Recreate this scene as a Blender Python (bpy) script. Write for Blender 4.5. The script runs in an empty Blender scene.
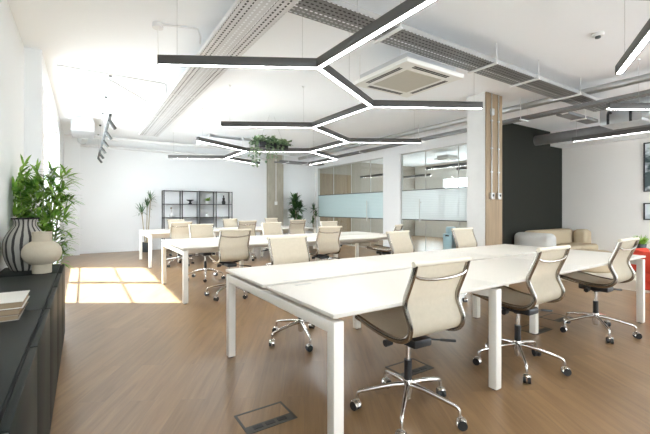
import bpy, bmesh, math, random
from mathutils import Vector, Matrix
R = math.radians
PI = math.pi
sc = bpy.context.scene
COL = sc.collection

# ------------------------------------------------------------------ helpers
class MB:
    """collects shapes and links them as one mesh object"""
    def __init__(self):
        self.v = []; self.f = []; self.mi = []
    def add(self, vs, fs, m=0):
        b = len(self.v)
        self.v += [tuple(p) for p in vs]
        self.f += [tuple(b + i for i in f) for f in fs]
        self.mi += [m] * len(fs)
        return self
    def box(self, x0, x1, y0, y1, z0, z1, m=0, bev=0.0):
        if bev > 0:
            bm = bmesh.new()
            bmesh.ops.create_cube(bm, size=1)
            for v in bm.verts:
                v.co = Vector((x0 + (x1 - x0) * (v.co.x + .5), y0 + (y1 - y0) * (v.co.y + .5), z0 + (z1 - z0) * (v.co.z + .5)))
            bmesh.ops.bevel(bm, geom=bm.edges[:], offset=bev, segments=2, profile=.5, affect='EDGES')
            bm.verts.index_update()
            self.add([v.co[:] for v in bm.verts], [[v.index for v in f.verts] for f in bm.faces], m)
            bm.free()
            return self
        vs = [(x0,y0,z0),(x1,y0,z0),(x1,y1,z0),(x0,y1,z0),(x0,y0,z1),(x1,y0,z1),(x1,y1,z1),(x0,y1,z1)]
        fs = [(0,3,2,1),(4,5,6,7),(0,1,5,4),(1,2,6,5),(2,3,7,6),(3,0,4,7)]
        return self.add(vs, fs, m)
    def tube(self, pts, r, n=8, m=0, cap=True, flat=None):
        """round sweep along points; r one radius or a list; flat=(a,b,up) makes an elliptical section"""
        P = [Vector(p) for p in pts]
        k = len(P)
        rs = r if isinstance(r, (list, tuple)) else [r] * k
        T = []
        for i in range(k):
            a = P[max(i - 1, 0)]; b = P[min(i + 1, k - 1)]
            t = (b - a)
            T.append(t.normalized() if t.length > 1e-9 else Vector((0, 0, 1)))
        up = Vector((0, 0, 1)) if abs(T[0].z) < .9 else Vector((1, 0, 0))
        if flat: up = Vector(flat[2])
        n1 = (up - T[0] * up.dot(T[0])).normalized()
        vs = []
        for i in range(k):
            n1 = (n1 - T[i] * n1.dot(T[i])).normalized()
            n2 = T[i].cross(n1)
            for j in range(n):
                a = 2 * PI * j / n
                if flat:
                    o = n1 * math.cos(a) * flat[0] + n2 * math.sin(a) * flat[1]
                else:
                    o = (n1 * math.cos(a) + n2 * math.sin(a)) * rs[i]
                vs.append(P[i] + o)
        fs = []
        for i in range(k - 1):
            for j in range(n):
                fs.append((i*n+j, i*n+(j+1) % n, (i+1)*n+(j+1) % n, (i+1)*n+j))
        if cap:
            fs.append(tuple(range(n - 1, -1, -1)))
            fs.append(tuple((k-1)*n + j for j in range(n)))
        return self.add(vs, fs, m)
    def cyl(self, a, b, r, n=16, m=0, r2=None):
        return self.tube([a, b], [r, r if r2 is None else r2], n, m)
    def lathe(self, prof, c=(0, 0, 0), n=32, m=0, rfun=None):
        vs = []; k = len(prof)
        for (r, z) in prof:
            for j in range(n):
                a = 2 * PI * j / n
                vs.append((c[0] + r * math.cos(a), c[1] + r * math.sin(a), c[2] + z))
        fs = []
        for i in range(k - 1):
            for j in range(n):
                fs.append((i*n+j, i*n+(j+1) % n, (i+1)*n+(j+1) % n, (i+1)*n+j))
        fs.append(tuple(range(n - 1, -1, -1)))
        fs.append(tuple((k-1)*n + j for j in range(n)))
        return self.add(vs, fs, m)
    def prism(self, poly, d0, d1, axis='x', m=0):
        """extrude a polygon of (a,b) along an axis; x: (y,z), y: (x,z), z: (x,y)"""
        def P(a, b, d):
            return {'x': (d, a, b), 'y': (a, d, b), 'z': (a, b, d)}[axis]
        n = len(poly)
        vs = [P(a, b, d0) for a, b in poly] + [P(a, b, d1) for a, b in poly]
        fs = [tuple(range(n - 1, -1, -1)), tuple(range(n, 2 * n))]
        for i in range(n):
            fs.append((i, (i + 1) % n, n + (i + 1) % n, n + i))
        return self.add(vs, fs, m)
    def xform(self, M):
        self.v = [tuple(M @ Vector(p)) for p in self.v]
        return self
    def build(self, name, mats, parent=None, smooth=True, ang=38):
        me = bpy.data.meshes.new(name)
        me.from_pydata(self.v, [], self.f)
        for mm in (mats if isinstance(mats, (list, tuple)) else [mats]):
            me.materials.append(mm)
        if any(self.mi):
            me.polygons.foreach_set('material_index', self.mi)
        bm = bmesh.new(); bm.from_mesh(me)
        bmesh.ops.recalc_face_normals(bm, faces=bm.faces)
        bm.to_mesh(me); bm.free()
        if smooth:
            me.polygons.foreach_set('use_smooth', [True] * len(me.polygons))
            me.set_sharp_from_angle(angle=R(ang))
        o = bpy.data.objects.new(name, me)
        COL.objects.link(o)
        if parent: o.parent = parent
        return o

def tag(o, label, cat, group=None, kind=None):
    o['label'] = label
    if cat: o['category'] = cat
    if group: o['group'] = group
    if kind: o['kind'] = kind
    return o
def thing(name, label, cat, loc=(0, 0, 0), rz=0, group=None):
    o = bpy.data.objects.new(name, None); COL.objects.link(o)
    o.location = loc; o.rotation_euler = (0, 0, rz)
    o.empty_display_size = .1
    return tag(o, label, cat, group)
def struct(name, mb, m, parent=None, label=None, smooth=False):
    o = mb.build(name, m, parent, smooth=smooth)
    if parent is None: o['kind'] = 'structure'
    if label: o['label'] = label
    return o
def dup(root, loc, rz, label, group=None):
    r = root.copy(); COL.objects.link(r); r.location = loc; r.rotation_euler = (0, 0, rz)
    r['label'] = label
    if group: r['group'] = group
    for ch in list(root.children):
        c = ch.copy(); COL.objects.link(c); c.parent = r
        for g in list(ch.children):
            d = g.copy(); COL.objects.link(d); d.parent = c
    return r
def catmull(pts, n=6):
    P = [Vector(p) for p in pts]; out = []
    for i in range(len(P) - 1):
        p0 = P[max(i-1, 0)]; p1 = P[i]; p2 = P[i+1]; p3 = P[min(i+2, len(P)-1)]
        for k in range(n):
            t = k / n
            out.append(.5 * ((2*p1) + (p2-p0)*t + (2*p0-5*p1+4*p2-p3)*t*t + (3*p1-p0-3*p2+p3)*t**3))
    out.append(P[-1]); return out

# ------------------------------------------------------------------ materials
class NT:
    def __init__(self, name):
        self.mat = bpy.data.materials.new(name); self.mat.use_nodes = True
        self.t = self.mat.node_tree; self.t.nodes.clear()
        self.out = self.t.nodes.new('ShaderNodeOutputMaterial')
    def n(self, typ, **kw):
        nd = self.t.nodes.new(typ)
        for k, v in kw.items():
            if k in nd.inputs.keys() if isinstance(k, str) else False:
                nd.inputs[k].default_value = v
            else:
                setattr(nd, k, v)
        return nd
    def l(self, a, b): self.t.links.new(a, b)
def pr(name, col, rough=.5, metal=0.0, spec=.5, var=0.0, scale=8.0, bump=0.0, bscale=60.0, stretch=(1, 1, 1), coat=0.0):
    """principled surface with soft procedural variation and grain"""
    k = NT(name)
    b = k.n('ShaderNodeBsdfPrincipled')
    b.inputs['Roughness'].default_value = rough
    b.inputs['Metallic'].default_value = metal
    b.inputs['Specular IOR Level'].default_value = spec
    b.inputs['Coat Weight'].default_value = coat
    tc = k.n('ShaderNodeTexCoord'); mp = k.n('ShaderNodeMapping')
    mp.inputs['Scale'].default_value = stretch
    k.l(tc.outputs['Object'], mp.inputs['Vector'])
    ns = k.n('ShaderNodeTexNoise'); ns.inputs['Scale'].default_value = scale; ns.inputs['Detail'].default_value = 3
    k.l(mp.outputs[0], ns.inputs['Vector'])
    mx = k.n('ShaderNodeMix', data_type='RGBA')
    c1 = tuple(max(0, c * (1 - var)) for c in col); c2 = tuple(min(1, c * (1 + var)) for c in col)
    mx.inputs['A'].default_value = (*c1, 1); mx.inputs['B'].default_value = (*c2, 1)
    k.l(ns.outputs['Fac'], mx.inputs['Factor'])
    k.l(mx.outputs['Result'], b.inputs['Base Color'])
    if bump > 0:
        n2 = k.n('ShaderNodeTexNoise'); n2.inputs['Scale'].default_value = bscale
        k.l(mp.outputs[0], n2.inputs['Vector'])
        bp = k.n('ShaderNodeBump'); bp.inputs['Strength'].default_value = bump; bp.inputs['Distance'].default_value = .01
        k.l(n2.outputs['Fac'], bp.inputs['Height']); k.l(bp.outputs[0], b.inputs['Normal'])
    k.l(b.outputs[0], k.out.inputs['Surface'])
    return k.mat
def emit(name, col, s):
    k = NT(name); e = k.n('ShaderNodeEmission')
    e.inputs['Color'].default_value = (*col, 1); e.inputs['Strength'].default_value = s
    k.l(e.outputs[0], k.out.inputs['Surface']); return k.mat
def wood_floor():
    k = NT('oak_planks')
    tc = k.n('ShaderNodeTexCoord'); mp = k.n('ShaderNodeMapping')
    mp.inputs['Rotation'].default_value = (0, 0, R(-60))      # planks run 30 degrees off the room axis
    k.l(tc.outputs['Object'], mp.inputs['Vector'])
    br = k.n('ShaderNodeTexBrick')
    br.offset = .37; br.squash = 1
    br.inputs['Scale'].default_value = 1
    br.inputs['Brick Width'].default_value = 1.5; br.inputs['Row Height'].default_value = .16
    br.inputs['Mortar Size'].default_value = .0016; br.inputs['Mortar Smooth'].default_value = .3
    br.inputs['Color1'].default_value = (0, 0, 0, 1); br.inputs['Color2'].default_value = (1, 1, 1, 1)
    br.inputs['Mortar'].default_value = (.3, .3, .3, 1)
    k.l(mp.outputs[0], br.inputs['Vector'])
    bw = k.n('ShaderNodeRGBToBW'); k.l(br.outputs['Color'], bw.inputs[0])
    # grain, different in each plank
    cx = k.n('ShaderNodeCombineXYZ'); mu = k.n('ShaderNodeMath', operation='MULTIPLY'); mu.inputs[1].default_value = 13
    k.l(bw.outputs[0], mu.inputs[0]); k.l(mu.outputs[0], cx.inputs['Y']); k.l(mu.outputs[0], cx.inputs['Z'])
    ad = k.n('ShaderNodeVectorMath', operation='ADD'); k.l(mp.outputs[0], ad.inputs[0]); k.l(cx.outputs[0], ad.inputs[1])
    m2 = k.n('ShaderNodeMapping'); m2.inputs['Scale'].default_value = (.9, 11, 1)
    k.l(ad.outputs[0], m2.inputs['Vector'])
    g = k.n('ShaderNodeTexNoise'); g.inputs['Scale'].default_value = 1.8; g.inputs['Detail'].default_value = 6; g.inputs['Distortion'].default_value = .8
    k.l(m2.outputs[0], g.inputs['Vector'])
    m3 = k.n('ShaderNodeMapping'); m3.inputs['Scale'].default_value = (2, 60, 1); k.l(ad.outputs[0], m3.inputs['Vector'])
    g2 = k.n('ShaderNodeTexNoise'); g2.inputs['Scale'].default_value = 3; g2.inputs['Detail'].default_value = 3; k.l(m3.outputs[0], g2.inputs['Vector'])
    ramp = k.n('ShaderNodeValToRGB')
    ramp.color_ramp.elements[0].position = .28; ramp.color_ramp.elements[0].color = (.21, .120, .052, 1)
    ramp.color_ramp.elements[1].position = .72; ramp.color_ramp.elements[1].color = (.305, .182, .083, 1)
    k.l(g.outputs['Fac'], ramp.inputs[0])
    hs = k.n('ShaderNodeHueSaturation')
    v = k.n('ShaderNodeMapRange'); v.inputs['To Min'].default_value = .9; v.inputs['To Max'].default_value = 1.1
    k.l(bw.outputs[0], v.inputs['Value']); k.l(v.outputs[0], hs.inputs['Value']); k.l(ramp.outputs[0], hs.inputs['Color'])
    mf = k.n('ShaderNodeMix', data_type='RGBA', blend_type='MULTIPLY'); mf.inputs['Factor'].default_value = .16
    k.l(hs.outputs[0], mf.inputs['A']); k.l(g2.outputs['Fac'], mf.inputs['B'])
    mm = k.n('ShaderNodeMix', data_type='RGBA'); mm.inputs['B'].default_value = (.17, .115, .075, 1)
    fm = k.n('ShaderNodeMath', operation='MULTIPLY'); fm.inputs[1].default_value = .55
    k.l(br.outputs['Fac'], fm.inputs[0]); k.l(fm.outputs[0], mm.inputs['Factor']); k.l(mf.outputs['Result'], mm.inputs['A'])
    b = k.n('ShaderNodeBsdfPrincipled'); b.inputs['Roughness'].default_value = .36; b.inputs['Specular IOR Level'].default_value = .55; b.inputs['Coat Weight'].default_value = .25; b.inputs['Coat Roughness'].default_value = .2
    k.l(mm.outputs['Result'], b.inputs['Base Color'])
    bp = k.n('ShaderNodeBump'); bp.inputs['Strength'].default_value = .08; bp.inputs['Distance'].default_value = .004
    k.l(g2.outputs['Fac'], bp.inputs['Height']); k.l(bp.outputs[0], b.inputs['Normal'])
    k.l(b.outputs[0], k.out.inputs['Surface']); return k.mat
def glass_mat(name, tint=(.93, .96, .95)):
    k = NT(name)
    t = k.n('ShaderNodeBsdfTransparent'); t.inputs['Color'].default_value = (*tint, 1)
    g = k.n('ShaderNodeBsdfGlossy'); g.inputs['Roughness'].default_value = .02
    fr = k.n('ShaderNodeFresnel'); fr.inputs['IOR'].default_value = 1.5
    ge = k.n('ShaderNodeNewGeometry')     # thin sheet: reflect at the front face only
    iv = k.n('ShaderNodeMath', operation='SUBTRACT'); iv.inputs[0].default_value = 1; k.l(ge.outputs['Backfacing'], iv.inputs[1])
    mu = k.n('ShaderNodeMath', operation='MULTIPLY'); k.l(fr.outputs[0], mu.inputs[0]); k.l(iv.outputs[0], mu.inputs[1])
    m = k.n('ShaderNodeMixShader'); k.l(mu.outputs[0], m.inputs[0]); k.l(t.outputs[0], m.inputs[1]); k.l(g.outputs[0], m.inputs[2])
    k.l(m.outputs[0], k.out.inputs['Surface']); return k.mat
def film_mat(name, col):
    """white dot manifestation film with thin clear lines"""
    k = NT(name)
    tc = k.n('ShaderNodeTexCoord'); sp = k.n('ShaderNodeSeparateXYZ'); k.l(tc.outputs['Object'], sp.inputs[0])
    w = k.n('ShaderNodeMath', operation='MULTIPLY'); w.inputs[1].default_value = 1 / .045; k.l(sp.outputs['Z'], w.inputs[0])
    fr = k.n('ShaderNodeMath', operation='FRACT'); k.l(w.outputs[0], fr.inputs[0])
    gt = k.n('ShaderNodeMath', operation='GREATER_THAN'); gt.inputs[1].default_value = .8; k.l(fr.outputs[0], gt.inputs[0])
    mr = k.n('ShaderNodeMapRange'); mr.inputs['To Min'].default_value = .90; mr.inputs['To Max'].default_value = .80; k.l(gt.outputs[0], mr.inputs['Value'])
    t = k.n('ShaderNodeBsdfTransparent')
    d = k.n('ShaderNodeBsdfDiffuse'); d.inputs['Color'].default_value = (*col, 1)
    tl = k.n('ShaderNodeBsdfTranslucent'); tl.inputs['Color'].default_value = (*col, 1)
    m0 = k.n('ShaderNodeMixShader'); m0.inputs[0].default_value = .45; k.l(d.outputs[0], m0.inputs[1]); k.l(tl.outputs[0], m0.inputs[2])
    m1 = k.n('ShaderNodeMixShader'); k.l(mr.outputs[0], m1.inputs[0]); k.l(t.outputs[0], m1.inputs[1]); k.l(m0.outputs[0], m1.inputs[2])
    k.l(m1.outputs[0], k.out.inputs['Surface']); return k.mat
def mesh_fabric(name, col, trans):
    k = NT(name)
    tc = k.n('ShaderNodeTexCoord')
    ns = k.n('ShaderNodeTexNoise'); ns.inputs['Scale'].default_value = 40; k.l(tc.outputs['Object'], ns.inputs['Vector'])
    mx = k.n('ShaderNodeMix', data_type='RGBA'); mx.inputs['A'].default_value = (*[c*.93 for c in col], 1); mx.inputs['B'].default_value = (*[min(1, c*1.06) for c in col], 1)
    k.l(ns.outputs['Fac'], mx.inputs['Factor'])
    b = k.n('ShaderNodeBsdfPrincipled'); b.inputs['Roughness'].default_value = .75; b.inputs['Specular IOR Level'].default_value = .2
    k.l(mx.outputs['Result'], b.inputs['Base Color'])
    tl = k.n('ShaderNodeBsdfTranslucent'); k.l(mx.outputs['Result'], tl.inputs['Color'])
    t = k.n('ShaderNodeBsdfTransparent')
    m0 = k.n('ShaderNodeMixShader'); m0.inputs[0].default_value = .28; k.l(b.outputs[0], m0.inputs[1]); k.l(tl.outputs[0], m0.inputs[2])
    m1 = k.n('ShaderNodeMixShader'); m1.inputs[0].default_value = trans; k.l(m0.outputs[0], m1.inputs[1]); k.l(t.outputs[0], m1.inputs[2])
    k.l(m1.outputs[0], k.out.inputs['Surface']); return k.mat
def perforated(name, col, px, py, fx, fy):
    """galvanised sheet punched with slots"""
    k = NT(name)
    tc = k.n('ShaderNodeTexCoord'); sp = k.n('ShaderNodeSeparateXYZ'); k.l(tc.outputs['Object'], sp.inputs[0])
    def band(sock, p, f):
        a = k.n('ShaderNodeMath', operation='MULTIPLY'); a.inputs[1].default_value = 1 / p; k.l(sock, a.inputs[0])
        c = k.n('ShaderNodeMath', operation='FRACT'); k.l(a.outputs[0], c.inputs[0])
        g = k.n('ShaderNodeMath', operation='LESS_THAN'); g.inputs[1].default_value = f; k.l(c.outputs[0], g.inputs[0])
        return g.outputs[0]
    h = k.n('ShaderNodeMath', operation='MULTIPLY'); k.l(band(sp.outputs['X'], px, fx), h.inputs[0]); k.l(band(sp.outputs['Y'], py, fy), h.inputs[1])
    b = k.n('ShaderNodeBsdfPrincipled'); b.inputs['Metallic'].default_value = .55; b.inputs['Roughness'].default_value = .5
    ns = k.n('ShaderNodeTexNoise'); ns.inputs['Scale'].default_value = 6; k.l(tc.outputs['Object'], ns.inputs['Vector'])
    mx = k.n('ShaderNodeMix', data_type='RGBA'); mx.inputs['A'].default_value = (*[c*.85 for c in col], 1); mx.inputs['B'].default_value = (*[min(1, c*1.1) for c in col], 1)
    k.l(ns.outputs['Fac'], mx.inputs['Factor']); k.l(mx.outputs['Result'], b.inputs['Base Color'])
    t = k.n('ShaderNodeBsdfTransparent')
    m = k.n('ShaderNodeMixShader'); k.l(h.outputs[0], m.inputs[0]); k.l(b.outputs[0], m.inputs[1]); k.l(t.outputs[0], m.inputs[2])
    k.l(m.outputs[0], k.out.inputs['Surface']); return k.mat
def wood_mat(name, c1, c2, stretch=(14, 14, .8), rough=.6):
    k = NT(name)
    tc = k.n('ShaderNodeTexCoord'); mp = k.n('ShaderNodeMapping'); mp.inputs['Scale'].default_value = stretch
    k.l(tc.outputs['Object'], mp.inputs['Vector'])
    g = k.n('ShaderNodeTexNoise'); g.inputs['Scale'].default_value = 1.5; g.inputs['Detail'].default_value = 6; g.inputs['Distortion'].default_value = .6
    k.l(mp.outputs[0], g.inputs['Vector'])
    r = k.n('ShaderNodeValToRGB'); r.color_ramp.elements[0].position = .3; r.color_ramp.elements[1].position = .7
    r.color_ramp.elements[0].color = (*c1, 1); r.color_ramp.elements[1].color = (*c2, 1); k.l(g.outputs['Fac'], r.inputs[0])
    b = k.n('ShaderNodeBsdfPrincipled'); b.inputs['Roughness'].default_value = rough
    k.l(r.outputs[0], b.inputs['Base Color']); k.l(b.outputs[0], k.out.inputs['Surface']); return k.mat
def leaf_mat(name, c1, c2, scale=6):
    k = NT(name)
    tc = k.n('ShaderNodeTexCoord')
    ns = k.n('ShaderNodeTexNoise'); ns.inputs['Scale'].default_value = scale; k.l(tc.outputs['Object'], ns.inputs['Vector'])
    r = k.n('ShaderNodeValToRGB'); r.color_ramp.elements[0].position = .35; r.color_ramp.elements[1].position = .65
    r.color_ramp.elements[0].color = (*c1, 1); r.color_ramp.elements[1].color = (*c2, 1); k.l(ns.outputs['Fac'], r.inputs[0])
    b = k.n('ShaderNodeBsdfPrincipled'); b.inputs['Roughness'].default_value = .45
    k.l(r.outputs[0], b.inputs['Base Color'])
    tl = k.n('ShaderNodeBsdfTranslucent'); k.l(r.outputs[0], tl.inputs['Color'])
    m = k.n('ShaderNodeMixShader'); m.inputs[0].default_value = .3; k.l(b.outputs[0], m.inputs[1]); k.l(tl.outputs[0], m.inputs[2])
    k.l(m.outputs[0], k.out.inputs['Surface']); return k.mat

M = {}
M['floor'] = wood_floor()
M['white'] = pr('white_paint', (.84, .85, .85), .85, var=.015, scale=2, bump=.03)
M['ceil'] = pr('ceiling_paint', (.885, .905, .92), .9, var=.015, scale=1.5, bump=.03)
M['beige'] = pr('beige_paint', (.80, .775, .735), .9, var=.02, scale=2, bump=.03)
M['dark'] = pr('dark_green_paint', (.0145, .0155, .0115), .75, spec=.25, var=.05, scale=2)
M['concrete'] = pr('pale_concrete', (.66, .66, .64), .85, var=.09, scale=4, bump=.12, bscale=20)
M['rawconc'] = pr('raw_concrete', (.40, .37, .30), .9, var=.2, scale=5, bump=.2, bscale=20, stretch=(2, 2, .7))
M['ply'] = wood_mat('plywood_cladding', (.23, .16, .092), (.33, .24, .148), (10, 10, .9))
M['brownply'] = wood_mat('brown_wall_panel', (.24, .17, .105), (.33, .24, .15), (5, 5, .6))
M['greige'] = pr('greige_panel', (.36, .32, .27), .7, var=.08, scale=3, stretch=(6, 6, .4))
M['desk'] = pr('desk_laminate', (.69, .66, .595), .38, spec=.4, var=.01, scale=5)
M['deskedge'] = pr('desk_edge_band', (.58, .52, .43), .6, var=.05, scale=30)
M['leg'] = pr('white_powder_coat', (.80, .765, .69), .45, var=.01, scale=5)
M['cab'] = pr('charcoal_green_cabinet', (.017, .0205, .0185), .5, spec=.12, var=.06, scale=6)
M['cabin'] = pr('black_recess', (.008, .008, .008), .8)
M['chrome'] = pr('polished_aluminium', (.70, .68, .65), .16, metal=1, var=.02)
M['rail'] = pr('aluminium_rail', (.42, .39, .35), .22, metal=1, var=.03)
M['black'] = pr('black_plastic', (.014, .014, .015), .45, var=.1)
M['fabric'] = mesh_fabric('cream_mesh', (.735, .668, .54), .27)
M['hem'] = pr('cream_hem', (.72, .66, .54), .7, var=.04, scale=30)
M['lamp'] = pr('graphite_aluminium', (.085, .082, .077), .45, metal=.3, var=.05)
M['led'] = emit('led_diffuser', (.975, .985, .99), 23)
M['wire'] = pr('steel_wire', (.45, .45, .45), .4, metal=.6)
M['galv'] = pr('galvanised_steel', (.55, .56, .56), .38, metal=.75, var=.12, scale=5)
M['galvd'] = pr('dull_steel', (.22, .22, .22), .5, metal=.6, var=.15, scale=6)
M['perfA'] = perforated('perforated_white_tray', (.72, .72, .72), .05, .05, .38, .62)
M['perfB'] = perforated('perforated_steel_tray', (.26, .26, .255), .05, .05, .62, .4)
M['pipe'] = pr('painted_conduit', (.78, .78, .77), .5, var=.02)
M['ac'] = pr('cassette_plastic', (.80, .79, .74), .5, var=.01)
M['acgrill'] = pr('cassette_filter', (.52, .49, .41), .7, var=.03, scale=30)
M['slot'] = pr('slot_shadow', (.05, .05, .045), .8)
M['glass'] = glass_mat('clear_glass')
M['film'] = film_mat('white_film', (.82, .86, .86))
M['filmblue'] = film_mat('pale_blue_film', (.70, .80, .81))
M['frame'] = pr('grey_frame', (.10, .11, .11), .5, var=.05)
M['alu'] = pr('pale_aluminium_trim', (.55, .55, .53), .4, metal=.4)
M['vase'] = pr('beige_clay', (.45, .40, .305), .8, var=.05, scale=30, bump=.1, bscale=120)
M['paper'] = pr('page_block', (.27, .20, .125), .9, var=.15, scale=3, stretch=(1, 1, 90))
M['bookw'] = pr('white_cover', (.64, .62, .57), .6, var=.02)
M['bookb'] = pr('tan_cover', (.16, .10, .055), .6, var=.04)
M['bookg'] = pr('grey_cover', (.32, .30, .27), .6, var=.04)
M['leafA'] = leaf_mat('bamboo_leaf', (.08, .23, .03), (.32, .52, .09), 9)
M['leafB'] = leaf_mat('dark_leaf', (.03, .09, .03), (.09, .20, .06), 8)
M['leafC'] = leaf_mat('ivy_leaf', (.07, .17, .08), (.36, .47, .27), 14)
M['leafD'] = leaf_mat('bright_leaf', (.18, .38, .04), (.36, .55, .10), 12)
M['cane'] = pr('bamboo_cane', (.20, .26, .10), .5, var=.2, scale=10)
M['bark'] = pr('pale_bark', (.40, .33, .22), .9, var=.2, scale=20)
M['soil'] = pr('dark_soil', (.03, .022, .015), 1, var=.3, scale=40, bump=.5)
M['potdark'] = pr('slate_pot', (.06, .07, .075), .6, var=.05)
M['potwhite'] = pr('white_pot', (.75, .75, .73), .4)
M['sofa'] = pr('cream_boucle', (.47, .385, .27), .95, spec=.1, var=.06, scale=60, bump=.35, bscale=160)
M['sofaw'] = pr('pale_boucle', (.50, .49, .46), .95, spec=.1, var=.05, scale=60, bump=.35, bscale=160)
M['red'] = pr('red_felt', (.62, .045, .018), .7, var=.05, scale=20, bump=.1)
M['rug'] = pr('oatmeal_rug', (.62, .57, .47), 1, spec=.05, var=.1, scale=50, bump=.5, bscale=140)
M['table'] = pr('walnut_top', (.27, .18, .11), .5, var=.15, scale=6, stretch=(1, 8, 1))
M['print'] = None
M['cooler'] = pr('pale_blue_plastic', (.50, .66, .75), .35, var=.04)
M['shelf'] = pr('black_steel_shelf', (.022, .023, .024), .45, var=.1)
M['greypanel'] = pr('grey_shelf_panel', (.30, .31, .32), .6, var=.05)
M['boxmetal'] = pr('floor_box_rim', (.075, .07, .06), .45, metal=.4, var=.1)

# striped vase: brush-painted bands around the body, in the vase's own angle
def stripes():
    k = NT('striped_glaze')
    tc = k.n('ShaderNodeTexCoord'); sp = k.n('ShaderNodeSeparateXYZ'); k.l(tc.outputs['Object'], sp.inputs[0])
    at = k.n('ShaderNodeMath', operation='ARCTAN2'); k.l(sp.outputs['Y'], at.inputs[0]); k.l(sp.outputs['X'], at.inputs[1])
    ns = k.n('ShaderNodeTexNoise'); ns.inputs['Scale'].default_value = 9; k.l(tc.outputs['Object'], ns.inputs['Vector'])
    a = k.n('ShaderNodeMath', operation='MULTIPLY_ADD'); a.inputs[1].default_value = 16 / (2 * PI); a.inputs[2].default_value = 20.1; k.l(at.outputs[0], a.inputs[0])
    a2 = k.n('ShaderNodeMath', operation='MULTIPLY_ADD'); a2.inputs[1].default_value = .28; k.l(ns.outputs['Fac'], a2.inputs[0]); k.l(a.outputs[0], a2.inputs[2])
    f = k.n('ShaderNodeMath', operation='FRACT'); k.l(a2.outputs[0], f.inputs[0])
    lt = k.n('ShaderNodeMath', operation='LESS_THAN'); lt.inputs[1].default_value = .37; k.l(f.outputs[0], lt.inputs[0])
    mx = k.n('ShaderNodeMix', data_type='RGBA'); mx.inputs['A'].default_value = (.31, .30, .265, 1); mx.inputs['B'].default_value = (.02, .017, .016, 1)
    k.l(lt.outputs[0], mx.inputs['Factor'])
    b = k.n('ShaderNodeBsdfPrincipled'); b.inputs['Roughness'].default_value = .6
    k.l(mx.outputs['Result'], b.inputs['Base Color']); k.l(b.outputs[0], k.out.inputs['Surface']); return k.mat
M['stripes'] = stripes()
def art(name, seed, dark):
    k = NT(name)
    tc = k.n('ShaderNodeTexCoord'); mp = k.n('ShaderNodeMapping'); mp.inputs['Location'].default_value = (seed, seed, seed); mp.inputs['Scale'].default_value = (1, 1.0, 2)
    k.l(tc.outputs['Object'], mp.inputs['Vector'])
    ns = k.n('ShaderNodeTexNoise'); ns.inputs['Scale'].default_value = 1.7; ns.inputs['Detail'].default_value = 5; k.l(mp.outputs[0], ns.inputs['Vector'])
    r = k.n('ShaderNodeValToRGB'); e = r.color_ramp.elements
    e[0].position = .42; e[0].color = dark; e[1].position = .52; e[1].color = (.66, .71, .74, 1); k.l(ns.outputs['Fac'], r.inputs[0])
    b = k.n('ShaderNodeBsdfPrincipled'); b.inputs['Roughness'].default_value = .3; k.l(r.outputs[0], b.inputs['Base Color'])
    k.l(b.outputs[0], k.out.inputs['Surface']); return k.mat

# ------------------------------------------------------------------ the setting
CZ = 3.2                       # ceiling height
XR = 10.57                     # east wall
XP = 7.5                       # glazed partition
YD = 4.75                      # dark wall
YB = 12.2                      # back wall
Y0 = -2.6                      # open end behind the camera
struct('floor', MB().box(-.9, 13.2, Y0, YB + .2, -.12, 0), M['floor'])
struct('ceiling', MB().box(-.9, 13.2, Y0, YB + .2, CZ, CZ + .1), M['ceil'])
# near stretch of the window wall stands further out than the far stretch
struct('wall_left', MB().box(-.8, -.6, Y0, 5.74, 0, CZ).box(-.8, -.54, 5.74, 5.9, 0, CZ), M['white'])
WX = -.43
wins = [(6.09, 7.70), (7.80, 9.69)]
HZ, SZ = 2.86, .28
w = MB()
ys = [5.74] + [v for a in wins for v in a] + [YB]
for i in range(0, len(ys), 2):
    w.box(-.54, WX, ys[i], ys[i+1], 0, CZ)
for a, b in wins:
    w.box(-.54, WX, a, b, HZ, CZ); w.box(-.54, WX, a, b, 0, SZ)
struct('wall_window_side', w, M['white'])
for i, (a, b) in enumerate(wins):
    f = MB(); x0, x1 = -.53, -.49
    f.box(x0, x1, a, a+.05, SZ, HZ); f.box(x0, x1, b-.05, b, SZ, HZ); f.box(x0, x1, a+.05, b-.05, HZ-.05, HZ); f.box(x0, x1, a+.05, b-.05, SZ, SZ+.05)
    for z in (.72, 1.70): f.box(x0+.01, x1-.01, a+.05, b-.05, z-.010, z+.010)
    fr = struct('window_%d' % (i + 1), f, M['white'])
    struct('pane', MB().box(-.513, -.507, a+.05, b-.05, SZ+.05, HZ-.05), glass_mat('window_glass', (.99, .99, .99)), fr)
    struct('sill', MB().box(-.488, WX+.03, a, b, SZ, SZ+.025), M['white'], fr)
struct('wall_corner_pier', MB().box(WX, -.08, 11.9, YB, 0, CZ), M['white'])
rw = MB(); rx = [-.8, -.2, 1.3, 6.2, 10.3, XR + .15]      # unseen wall behind us, its two openings added and sized for the light
for i in (0, 2, 4): rw.box(rx[i], rx[i+1], Y0 - .15, Y0, 0, CZ)
for i in (1, 3): rw.box(rx[i], rx[i+1], Y0 - .15, Y0, 0, .3); rw.box(rx[i], rx[i+1], Y0 - .15, Y0, 3.0, CZ)
struct('wall_front', rw, M['white'])
struct('wall_back', MB().box(-.8, XP + .12, YB, YB + .15, 0, CZ), M['white'])
col = struct('column_back', MB().box(5.48, 6.06, 12.03, YB, 0, CZ), M['rawconc'])
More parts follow.
